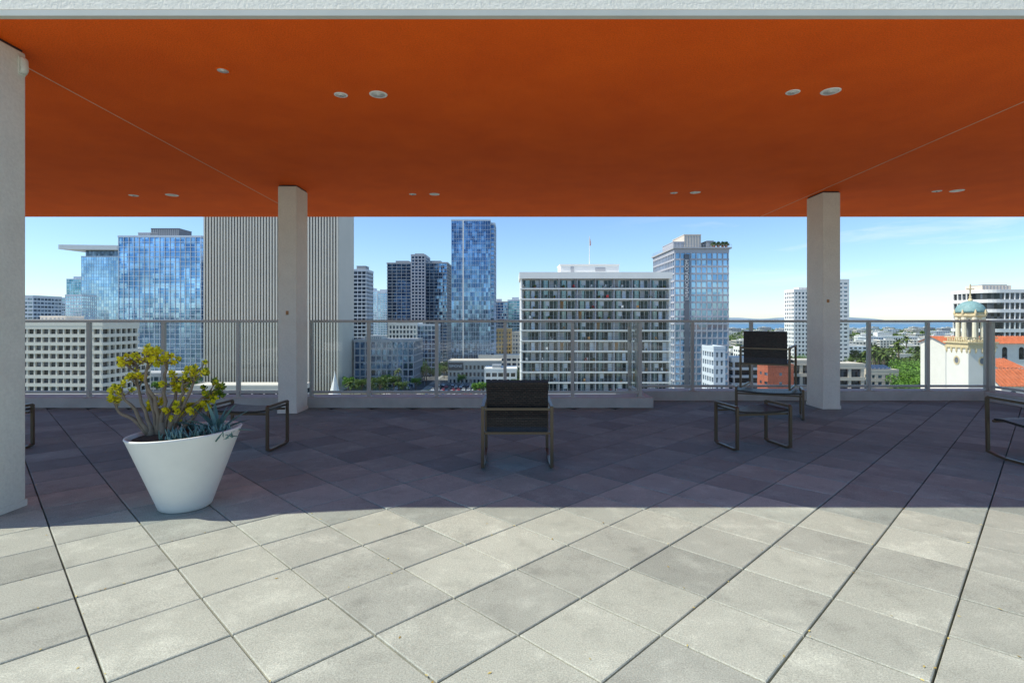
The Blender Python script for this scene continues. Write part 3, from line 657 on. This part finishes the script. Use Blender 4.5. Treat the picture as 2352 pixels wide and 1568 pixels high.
for i in range(8):
    a1=math.pi/8+i*math.pi/4; m1.lathe([(.40,zb+1.4),(.33,zb+1.6),(.29,zt-.6),(.4,zt-.35),(.4,zt)],8,r0*.92*math.cos(a1),r0*.92*math.sin(a1))
    a2=a1+math.pi/4; A=Vector((math.cos(a1),math.sin(a1),0))*r0*.95; B=Vector((math.cos(a2),math.sin(a2),0))*r0*.95
    K=8; zs=zt-1.1
    for j in range(K):
        f0=.18+.64*j/K; f1=.18+.64*(j+1)/K
        h0=zs+math.sin(math.pi*j/K)*.75; h1=zs+math.sin(math.pi*(j+1)/K)*.75
        p=A.lerp(B,f0);q_=A.lerp(B,f1)
        m1.face([(p.x,p.y,h0),(q_.x,q_.y,h1),(q_.x,q_.y,zt),(p.x,p.y,zt)])
m1.obj('belfry',['cupola'],g)
mb=MB(); mb.lathe([(.6,zb+1.4),(.6,zt-.1)],8); mb.obj('inner_core',['dgrey'],g)
mb=MB(); mb.lathe([(r0+.2,zt),(r0+.38,zt+.2),(r0+.38,zt+.4),(r0+.2,zt+.5),(r0+.2,zt+.75)],8,ph=math.pi/8)
for i in range(8):
    a1=math.pi/8+i*math.pi/4; mb.lathe([(.14,zt+.4),(.2,zt+.7),(.05,zt+1.3)],6,(r0+.3)*math.cos(a1),(r0+.3)*math.sin(a1))
mb.obj('cornice',['gold'],g)
mb=MB(); rd=r0+.25; zd=zt+.76; pr=[(rd*math.cos(t),zd+2.0*math.sin(t)) for t in [i*math.pi/2/9 for i in range(9)]]+[(.25,zd+2.0)]
mb.lathe(pr,32); mb.obj('dome',['dome'],g,smooth=True)
mb=MB(); mb.lathe([(.3,zd+1.95),(.35,zd+2.15),(.16,zd+2.5),(.22,zd+2.7),(.05,zd+2.9)],10); mb.box(-.08,.08,-.08,.08,zd+2.8,zd+4.9); mb.box(-.65,.65,-.07,.07,zd+3.95,zd+4.1); mb.obj('cross',['gold'],g)
for (x,y,ax) in ((0,-s/2-.02,'y'),(-s/2-.02,0,'x')):
    mb=MB(); K=20; zc=Z(828)
    for rad0,rad1,off,mi in ((.0,.42,.03,1),(.42,.62,.07,0)):
        for j in range(K):
            a1=2*math.pi*j/K;a2=2*math.pi*(j+1)/K
            def pp(a,r): 
                u=math.cos(a)*r; w=math.sin(a)*r*1.25
                return (u,-s/2-off,zc+w) if ax=='y' else (-s/2-off,-u,zc+w)
            mb.face([pp(a1,rad0),pp(a1,rad1),pp(a2,rad1),pp(a2,rad0)],mi)
    mb.obj('oval_window',['gold','dgrey'],g)
mb=MB()
for i in range(5):
    x=-s/2+.2+i*(s-.4)/4; mb.tube([(x,-s/2-.05,zb),(x,-s/2-.1,zb-.5),(x,-s/2-.03,zb-.9)],[.18,.14,.03],(1,0,0),6); mb.tube([(-s/2-.05,x,zb),(-s/2-.1,x,zb-.5),(-s/2-.03,x,zb-.9)],[.18,.14,.03],(0,1,0),6)
mb.obj('carved_swag',['gold'],g)
def gable(name,label,cat,px0,px1,d,depth,zeave,zridge,wall='church',roof='rooftile',win=True):
    X0=wx(px0,d);X1=wx(px1,d);w=(X1-X0)/2; ze=wz(zeave,d)-GZ; zr=wz(zridge,d)-GZ
    g=thing(name,label,cat,((X0+X1)/2,d,GZ)); m1=MB(); m1.box(-w,w,0,depth,0,ze); m1.obj('wall',[wall],g)
    m1=MB(); e=.6
    m1.face([(-w-e,-e,ze-.2),(w+e,-e,ze-.2),(w+e,depth/2,zr),(-w-e,depth/2,zr)]); m1.face([(-w-e,depth/2,zr),(w+e,depth/2,zr),(w+e,depth+e,ze-.2),(-w-e,depth+e,ze-.2)])
    m1.face([(-w,0.01,ze),(-w,depth,ze),(-w,depth/2,zr-.05)],1); m1.face([(w,0.01,ze),(w,depth,ze),(w,depth/2,zr-.05)],1)
    n=int(2*w/.6)
    for i in range(n+1): 
        x=-w-e+(2*w+2*e)*i/n; m1.tube([(x,-e,ze-.17),(x,depth/2,zr+.03)],.1,(1,0,0),5)
    m1.obj('roof',[roof,wall],g)
    if win:
        n=max(1,int(2*w/4))
        for i in range(min(n,9)):
            x=-w+2*w*(i+.5)/n; m2=MB(); m2.box(x-.6,x+.6,-.06,.0,ze-4,ze-1.6,0)
            q0=len(m2.v); m2.lathe([(.6,0),(.6,.05)],16)
            for t in range(q0,len(m2.v)): a,b,c=m2.v[t]; m2.v[t]=(x+a,-c-.005,ze-1.6+b)
            m2.obj('window',['winD'],g)
gable('church_hall','White church hall with low red clay tile roof','church',2172,2520,130,8,787,773)
gable('mission_building','Lower white wing with steep red clay tile roof',"building",2300,2460,97,6,884,850)
gable('mission_building','White annex with red clay tiles beside the bell tower',"building",2296,2340,105,8,842,826)
# ---- mid-ground low blocks
building('parking_structure','Grey open parking deck with projecting flat slabs',1684,1762,820,235,12,3.4,7,1.1,.6,1.2,'white','gbr')
building('brick_building','Red brick block with punched windows',1764,1822,836,212,8,3.6,3.4,2.4,2.2,.12,'brick','gg')
building('office_building','Beige concrete office with tall open portals',1812,1890,826,262,12,5.5,6,1.6,1.4,1.2,'beige','winD')
building('office_building','Beige concrete office with tall open portals',1890.5,1978,834,255,12,5.5,6,1.6,1.4,1.2,'beige','winD')
gq,Wq,Hq=building('apartment_building','Tan apartment house with rooftop solar panels',1996,2062,848,262,10,3.3,3.4,1.7,1.6,.3,'beige','gg')
mb=MB()
for i in range(6): mb.face([(-Wq/2+1+i*2,2,Hq+.1),(-Wq/2+2.8+i*2,2,Hq+.1),(-Wq/2+2.8+i*2,8,Hq+1.6),(-Wq/2+1+i*2,8,Hq+1.6)])
mb.obj('solar_panels',['solar'],gq)
building('hospital_building','Long white low institutional building far away',1980,2112,772,900,20,4,4,1.8,1.2,.3,'white','gg',roofbits=((2020,2055,763,'white'),))
building('office_building','White low office with flat roof',1700,1800,796,420,12,3.4,4,1.6,1.4,.3,'white','gg',roofbits=((1720,1740,790,'grey'),))
building('office_building','Low cream block with flat roof behind trees',2065,2120,812,420,10,3.4,4,1.6,1.4,.3,'cream','gg')
building('office_building','Low cream row along the avenue',700,815,826,430,18,3.4,4,1.6,1.2,.3,'cream','gg')
building('office_building','Beige low office block beyond the showroom',1100,1200,815,400,18,3.4,4,1.6,1.2,.3,'cream','gg')
D=255; g=thing('tent_canopy','White conical fabric canopy near the striped tower','canopy',(wx(769,D),D,GZ))
mb=MB(); hz=wz(851,D)-GZ; mb.lathe([(4.4,0),(3.9,hz*.18),(2.2,hz*.42),(1.0,hz*.68),(.35,hz*.88),(.05,hz)],8); mb.obj('fabric',['white'],g)
mb=MB(); mb.tube([(0,0,hz-.2),(0,0,hz+1.2)],.08,(1,0,0),6); mb.obj('mast',['metal'],g)
# ------------------------------------------------------------ far low-rise scatter
def lowmesh(w,d,h,wall,v):
    m1=MB(); m1.box(-w/2,w/2,0,d,0,h-.3,1)
    z=h-1.3
    while z>0: m1.box(-w/2-.2,w/2+.2,-.2,d+.2,z,z+1.3); z-=3.3
    n=int(w/4)
    for i in range(n+1): 
        x=-w/2+w*i/n; m1.box(x-.8,x+.8,-.17,.05,0,h-.5)
    m1.box(-w/2,w/2,.2,d-.2,h,h+.05,2)
    m1.box(-w*.2,w*.1,d*.3,d*.6,h+.05,h+2.2,2)
    return m1.mesh('low_rise',[wall,'gg','roof'])
lows=[lowmesh(R.uniform(18,46),R.uniform(12,24),R.choice([7,10,13,16,8]),w,i) for i,w in enumerate(['white','cream','beige','haze','white','cream','grey','haze'])]
sp=[]
for _ in range(700):
    d=R.uniform(430,2150); px=R.choice([R.uniform(1660,2350),R.uniform(1660,2200),R.uniform(0,1200)])
    x=wx(px,d)
    if any(abs(x-a)<48 and abs(d-b)<34 for a,b in sp): continue
    if px<1200 and d<700: continue
    if len(sp)>150: break
    sp.append((x,d)); me=R.choice(lows)
    link(me,'low_rise_building',None,(x,d,GZ),R.choice([0,0,.12,-.1]),label='Distant low flat roofed city building',category='building',group='distant low city buildings')
# ------------------------------------------------------------ trees
def treemesh(leafm,h,rad,seed,n=1900,ls=.55):
    r=random.Random(seed); t=MB(); cl=[]
    t.tube([(0,0,0),(.1,0,h*.2),(.0,.1,h*.42)],[.34,.26,.2],(0,1,0),8)
    for i in range(9):
        a=i*2.4; rr_=rad*r.uniform(.35,.8); e=Vector((math.cos(a)*rr_,math.sin(a)*rr_,h*r.uniform(.5,.9))); cl.append((e,rad*r.uniform(.3,.5)))
        t.tube([(0,.05,h*.36),tuple(Vector((0,0,h*.5)).lerp(e,.45)),tuple(e)],[.16,.1,.04],(0,1,.2),6)
    for i in range(7): cl.append((Vector((r.gauss(0,rad*.4),r.gauss(0,rad*.4),h*r.uniform(.55,.95))),rad*r.uniform(.25,.42)))
    c=MB()
    for i in range(n):
        p,q_=r.choice(cl); d=Vector((r.gauss(0,1),r.gauss(0,1),r.gauss(0,.8))).normalized(); pos=p+d*q_*r.uniform(.6,1.08)
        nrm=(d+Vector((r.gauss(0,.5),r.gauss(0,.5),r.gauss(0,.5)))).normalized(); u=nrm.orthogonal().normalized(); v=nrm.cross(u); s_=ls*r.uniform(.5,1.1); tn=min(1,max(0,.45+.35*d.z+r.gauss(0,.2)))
        c.face([pos+u*s_*.5,pos+v*s_*.4,pos-u*s_*.5,pos-v*s_*.4],0,tn)
    return t.mesh('trunk',['trunk']),c.mesh('crown',[leafm])
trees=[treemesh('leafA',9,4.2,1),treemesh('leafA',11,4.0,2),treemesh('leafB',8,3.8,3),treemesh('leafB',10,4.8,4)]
def palmmesh(h,seed):
    r=random.Random(seed); t=MB(); t.tube([(0,0,0),(.1,0,h*.5),(.25,0,h)],[.35,.22,.2],(0,1,0),8); c=MB()
    for i in range(30):
        a=i*2.4; el=r.uniform(-.5,1.2); L=r.uniform(2.0,2.8); pv=None; tn=r.random()*.6+.4*(el>0)
        for k in range(6):
            f=k/5; rad=L*f*math.cos(el*.6); z=h+L*f*math.sin(el)-L*.55*f*f; w=.42*math.sin(math.pi*min(.97,f*.85+.12))
            p=Vector((.25+math.cos(a)*rad,math.sin(a)*rad,z)); s_=Vector((-math.sin(a),math.cos(a),0))*w
            if pv: c.face([pv[0]+pv[1],p+s_,p,pv[0]],0,tn); c.face([pv[0]-pv[1],pv[0],p,p-s_],0,tn*.7)
            pv=(p,s_)
    return t.mesh('trunk',['trunk']),c.mesh('crown',['palm'])
palms=[palmmesh(9,1),palmmesh(12,2),palmmesh(7,3)]
def plant_tree(x,y,kind='tree',idx=None,s=1.0):
    ms=R.choice(trees) if kind=='tree' else R.choice(palms)
    if idx is not None: ms=(trees if kind=='tree' else palms)[idx]
    nm='street_tree' if kind=='tree' else 'palm_tree'
    g=thing(nm,'Leafy green street tree with rounded crown' if kind=='tree' else 'Slender palm tree with arching fronds',kind if kind=='tree' else 'palm tree',(x,y,GZ),R.random()*6,'street trees' if kind=='tree' else 'palm trees')
    g.scale=(s,s,s)
    link(ms[0],'trunk',g); link(ms[1],'crown',g)
for p,d,s_ in ((800,300,1.0),(830,290,.9),(873,285,1.1),(905,300,1.0),(925,350,1),(945,365,1.1),(965,385,1.1),(985,400,1.1),(955,310,.8),(1000,350,.9),(925,288,.8),(1110,282,.9),(1092,284,.8),(1160,282,.9),(1180,290,.9),(1550,205,.9),(1568,215,1),(1585,222,.9),(1600,210,.8),(440,290,.9),(360,292,.8),(300,290,.9),(1625,190,.7),(1020,372,.9),(1005,390,1.1),(1025,400,1.0),(975,350,1.2),(845,305,.8),(888,320,.9),(1190,320,1.1),(1060,330,.8)):
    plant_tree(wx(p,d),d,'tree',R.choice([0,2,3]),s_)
for i in range(48):
    d=R.uniform(240,335); p=R.uniform(2068,2182); plant_tree(wx(p,d),d,'tree',R.choice([2,3,3]),R.uniform(1.35,1.75))
for i in range(46):
    d=R.uniform(280,650); p=R.uniform(1660,2360); plant_tree(wx(p,d),d,'tree',R.choice([0,1,0,3]),R.uniform(.9,1.4))
for p,d,s_ in ((806,258,1.1),(812,262,.9),(855,300,.9),(915,300,1),(885,282,.8),(980,330,1),(935,330,1.1),(1003,330,1)):
    plant_tree(wx(p,d),d,'palm',None,s_)
for i in range(44):
    d=R.uniform(340,480); p=R.uniform(1985,2112); plant_tree(wx(p,d),d,'palm',None,R.uniform(1.3,2.0))
for i in range(14):
    d=R.uniform(300,420); p=R.uniform(1660,1980); plant_tree(wx(p,d),d,'palm',None,R.uniform(1.0,1.5))
mb=MB()
for i in range(900):
    d=R.uniform(500,2250); p=R.uniform(1640,2420) if R.random()<.75 else R.uniform(0,1200)
    c=Vector((wx(p,d),d,GZ))
    for j in range(26):
        u=Vector((R.gauss(0,1),R.gauss(0,1),abs(R.gauss(0,.8)))).normalized(); pos=c+Vector((u.x*7,u.y*5,2+u.z*7)); n=(u+Vector((R.gauss(0,.4),R.gauss(0,.4),R.gauss(0,.4)))).normalized(); a=n.orthogonal().normalized()*R.uniform(1,2.2); b=n.cross(a)
        mb.face([pos+a,pos+b,pos-a,pos-b],0,min(1,max(0,.4+u.z*.3+R.gauss(0,.2))))
mb.obj('distant_woods',['leafA'],kind='stuff')
# ------------------------------------------------------------ cars
def carmesh(colr,i):
    m,nt,b=newmat('car_paint'); b.inputs['Base Color'].default_value=(*colr,1); b.inputs['Roughness'].default_value=.25; b.inputs['Coat Weight'].default_value=.5
    nn=nt.nodes.new('ShaderNodeTexNoise'); nn.inputs['Scale'].default_value=3; mr=nt.nodes.new('ShaderNodeMapRange'); mr.inputs[3].default_value=.2; mr.inputs[4].default_value=.35; nt.links.new(nn.outputs['Fac'],mr.inputs[0]); nt.links.new(mr.outputs[0],b.inputs['Roughness'])
    c=MB(); prof=[(-2.2,.35),(-2.25,.75),(-2.1,.95),(-1.3,1.02),(1.2,.98),(2.0,.82),(2.2,.6),(2.2,.35)]; cab=[(-1.7,1.0),(-1.25,1.42),(.35,1.45),(1.15,.98)]
    for pr,w0,mi in ((prof,.88,0),(cab,.76,1)):
        k=len(pr); i0=len(c.v); c.v+=[(-w0,a,z) for a,z in pr]+[(w0,a,z) for a,z in pr]
        for j in range(k): c.f.append((i0+j,i0+(j+1)%k,i0+k+(j+1)%k,i0+k+j)); c.m.append(mi); c.r.append(.5)
        c.f.append(tuple(range(i0,i0+k))[::-1]); c.m.append(mi); c.r.append(.5); c.f.append(tuple(range(i0+k,i0+2*k))); c.m.append(mi); c.r.append(.5)
    c.box(-.7,.7,-1.22,.33,1.425,1.47,0)
    for a in (-1.4,1.4):
        for x in (-.9,.7): c.tube([(x,a,.33),(x+.2,a,.33)],.33,(0,0,1),12,m=2)
    return c.mesh('parked_car',[m,'winD','dark'])
cars=[carmesh(c,i) for i,c in enumerate([(.7,.7,.7),(.03,.03,.035),(.3,.31,.33),(.55,.55,.56),(.35,.03,.03),(.04,.08,.2),(.75,.74,.72)])]
names=['white','black','grey','silver','red','blue','white']
def car(x,y,rot,z=GZ+.03):
    i=R.randint(0,6); link(cars[i],'parked_car',None,(x,y,z),rot,1,label='Parked %s car in the city lot'%names[i],category='car',group='cars parked in the lot')
for row in range(6):
    y=272+row*9+ (row//2)*6
    for i in range(15):
        if R.random()<.86: car(wx(985,290)+i*2.9,y,R.choice([0,math.pi]))
for i in range(9): car(wx(900,300)+R.uniform(-1,1),300+i*14,0)
for i in range(9): car(wx(928,300)+R.uniform(-1,1),280+i*17,math.pi)
for i in range(8): car(wx(1700,260)+i*3.1,248,R.choice([0,math.pi]))
lm=MB(); lm.tube([(0,0,0),(0,0,8),(.3,0,8.6),(1.8,0,8.8)],[.11,.08,.06,.05],(0,1,0),6); ar=lm.mesh('pole',['metal'])
lh=MB(); lh.box(1.5,2.3,-.15,.15,8.72,8.86); lhm=lh.mesh('lamp_head',['metal'])
for p,d in ((890,290),(935,300),(975,330),(1010,300),(1080,300),(915,350),(1700,240),(1830,235)):
    g=thing('street_lamp','Grey steel street lamp with curved arm','street lamp',(wx(p,d),d,GZ),0,'street lamps'); link(ar,'pole',g); link(lhm,'lamp_head',g)
# ------------------------------------------------------------ ground, roads, water, hills
def groundmat():
    m,nt,b=newmat('city_ground'); N=nt.nodes; L=nt.links; tc=N.new('ShaderNodeTexCoord')
    n=N.new('ShaderNodeTexVoronoi'); n.inputs['Scale'].default_value=.022; n.distance='CHEBYCHEV'; L.new(tc.outputs['Object'],n.inputs['Vector'])
    cr=N.new('ShaderNodeValToRGB'); e=cr.color_ramp.elements; e[0].color=(.18,.18,.17,1); e[1].color=(.08,.12,.04,1); e.new(.35).color=(.36,.34,.30,1); e.new(.6).color=(.09,.14,.045,1); e.new(.8).color=(.26,.23,.18,1)
    sx=N.new('ShaderNodeSeparateColor'); L.new(n.outputs['Color'],sx.inputs[0]); L.new(sx.outputs[0],cr.inputs[0])
    n2=N.new('ShaderNodeTexNoise'); n2.inputs['Scale'].default_value=.15; n2.inputs['Detail'].default_value=8; L.new(tc.outputs['Object'],n2.inputs['Vector'])
    mr=N.new('ShaderNodeMapRange'); mr.inputs[3].default_value=.6; mr.inputs[4].default_value=1.4; L.new(n2.outputs['Fac'],mr.inputs[0])
    s_=N.new('ShaderNodeVectorMath'); s_.operation='SCALE'; L.new(cr.outputs[0],s_.inputs[0]); L.new(mr.outputs[0],s_.inputs['Scale']); L.new(s_.outputs[0],b.inputs['Base Color']); b.inputs['Roughness'].default_value=.9
    return m
M['gnd']=groundmat()
mb=MB(); mb.face([(-30000,-30000,0),(30000,-30000,0),(30000,30000,0),(-30000,30000,0)]); mb.obj('ground',['gnd'],None,(0,0,GZ),kind='structure')
mb=MB(); xa=wx(905,300); mb.box(xa,xa+14,200,900,-.05,.012); mb.obj('road',['asph'],None,(0,0,GZ),kind='structure')
mb=MB(); mb.box(-200,xa-.1,252,264,-.05,.013); mb.box(xa+14.1,120,252,264,-.05,.013); mb.obj('cross_road',['asph'],None,(0,0,GZ),kind='structure')
mb=MB()
for i in range(60): mb.box(xa+6.9,xa+7.1,266+i*9,270+i*9,.0,.018)
for i in range(15): mb.box(xa+14.3+i*2.9,xa+14.4+i*2.9,270,326,.03,.034)
mb.obj('road_markings',['mark'],None,(0,0,GZ),kind='structure')
mb=MB(); mb.box(wx(975,290),wx(1130,290),268,334,0,.028); mb.obj('parking_lot_surface',['asph'],None,(0,0,GZ),kind='structure')
mb=MB(); mb.box(xa-4,xa-.05,266,900,0,.14); mb.box(xa+14.05,xa+16.6,336,900,0,.14); mb.obj('pavement',['pave'],None,(0,0,GZ),kind='structure')
m,nt,b=newmat('sea_water'); b.inputs['Base Color'].default_value=(.10,.24,.40,1); b.inputs['Roughness'].default_value=.35
n=nt.nodes.new('ShaderNodeTexNoise'); n.inputs['Scale'].default_value=.02; tc=nt.nodes.new('ShaderNodeTexCoord'); nt.links.new(tc.outputs['Object'],n.inputs['Vector']); bp=nt.nodes.new('ShaderNodeBump'); bp.inputs['Strength'].default_value=.4; bp.inputs['Distance'].default_value=2; nt.links.new(n.outputs['Fac'],bp.inputs['Height']); nt.links.new(bp.outputs[0],b.inputs['Normal']); M['sea']=m
mb=MB(); mb.face([(600,2300,0),(9000,2300,0),(29000,29000,0),(-2000,29000,0),(-500,3500,0)]); mb.obj('water',['sea'],None,(0,0,GZ+.3),kind='structure')
mb=MB(); K=90
def ridge(t): return 26+20*math.sin(t*3.1)+8*math.sin(t*11+1)+4*math.sin(t*37)
prev=None
for i in range(K+1):
    t=i/K; px=1560+t*620; d=6000; h=max(2,(ridge(t)+10)*(1 if t<.6 else max(.05,(1-t)*2.5))); x=wx(px,d)
    row=[(x,d-500,GZ),(x,d-200,GZ+h*.6),(x,d,GZ+h*1.35),(x,d+600,GZ)]
    if prev:
        for j in range(3): mb.face([prev[j],row[j],row[j+1],prev[j+1]])
    prev=row
mb.obj('hills',['hill'],kind='structure',smooth=True)
for i in range(70):
    t=R.random(); px=1600+t*330; d=5650+R.uniform(0,200)
    link(lows[R.choice([0,3,4,7])],'hillside_house',None,(wx(px,d),d,GZ+R.uniform(8,40)),0,R.uniform(.5,.9),label='Tiny pale house on the far hazy hillside',category='house',group='houses on the far hillside')
# ------------------------------------------------------------ light, sky, camera
Ld=Vector((.80,.126,-1.0)).normalized()
sun=bpy.data.lights.new('sun','SUN'); sun.energy=4.9; sun.angle=math.radians(.5); sun.color=(1,.955,.83)
so=bpy.data.objects.new('sun',sun); C.objects.link(so); so.rotation_euler=Ld.to_track_quat('-Z','Y').to_euler()
w=bpy.data.worlds.new('World'); bpy.context.scene.world=w; w.use_nodes=True; nt=w.node_tree; N=nt.nodes; L=nt.links
bg=N['Background']; sky=N.new('ShaderNodeTexSky'); sky.sky_type='NISHITA'; sky.sun_disc=False; sky.sun_elevation=math.asin(-Ld.z); sky.sun_rotation=math.atan2(-Ld.x,-Ld.y)%(2*math.pi)
sky.air_density=1.0; sky.dust_density=.2; sky.ozone_density=2.4; sky.altitude=60
tint=N.new('ShaderNodeMix'); tint.data_type='RGBA'; tint.blend_type='MULTIPLY'; tint.inputs[0].default_value=1; tint.inputs[7].default_value=(.90,1.06,1.22,1); L.new(sky.outputs[0],tint.inputs[6])
tc=N.new('ShaderNodeTexCoord'); mp=N.new('ShaderNodeMapping'); mp.inputs['Scale'].default_value=(2.2,2.2,17); mp.inputs['Rotation'].default_value=(0,.06,0); L.new(tc.outputs['Generated'],mp.inputs[0])
no=N.new('ShaderNodeTexNoise'); no.inputs['Scale'].default_value=1.6; no.inputs['Detail'].default_value=8; no.inputs['Roughness'].default_value=.6; no.inputs['Distortion'].default_value=.4; L.new(mp.outputs[0],no.inputs['Vector'])
r1=N.new('ShaderNodeMapRange'); r1.inputs[1].default_value=.54; r1.inputs[2].default_value=.78; r1.inputs[3].default_value=0; r1.inputs[4].default_value=.5; L.new(no.outputs['Fac'],r1.inputs[0])
sx=N.new('ShaderNodeSeparateXYZ'); L.new(tc.outputs['Generated'],sx.inputs[0])
r2=N.new('ShaderNodeMapRange'); r2.inputs[1].default_value=.15; r2.inputs[2].default_value=.5; L.new(sx.outputs[0],r2.inputs[0])
mm=N.new('ShaderNodeMath'); mm.operation='MULTIPLY'; L.new(r1.outputs[0],mm.inputs[0]); L.new(r2.outputs[0],mm.inputs[1])
mx=N.new('ShaderNodeMix'); mx.data_type='RGBA'; L.new(mm.outputs[0],mx.inputs[0]); L.new(tint.outputs[2],mx.inputs[6]); mx.inputs[7].default_value=(7,7.4,8,1)
L.new(mx.outputs[2],bg.inputs[0]); bg.inputs[1].default_value=.15
cd=bpy.data.cameras.new('camera'); co=bpy.data.objects.new('camera',cd); C.objects.link(co); co.location=(0,0,EYE); co.rotation_euler=(math.pi/2,0,0)
cd.sensor_width=36; cd.lens=36*F/2352; cd.shift_y=-49/2352; cd.clip_end=60000; cd.clip_start=.05
s=bpy.context.scene; s.camera=co; s.view_settings.view_transform='Standard'; s.view_settings.look='None'; s.view_settings.exposure=0
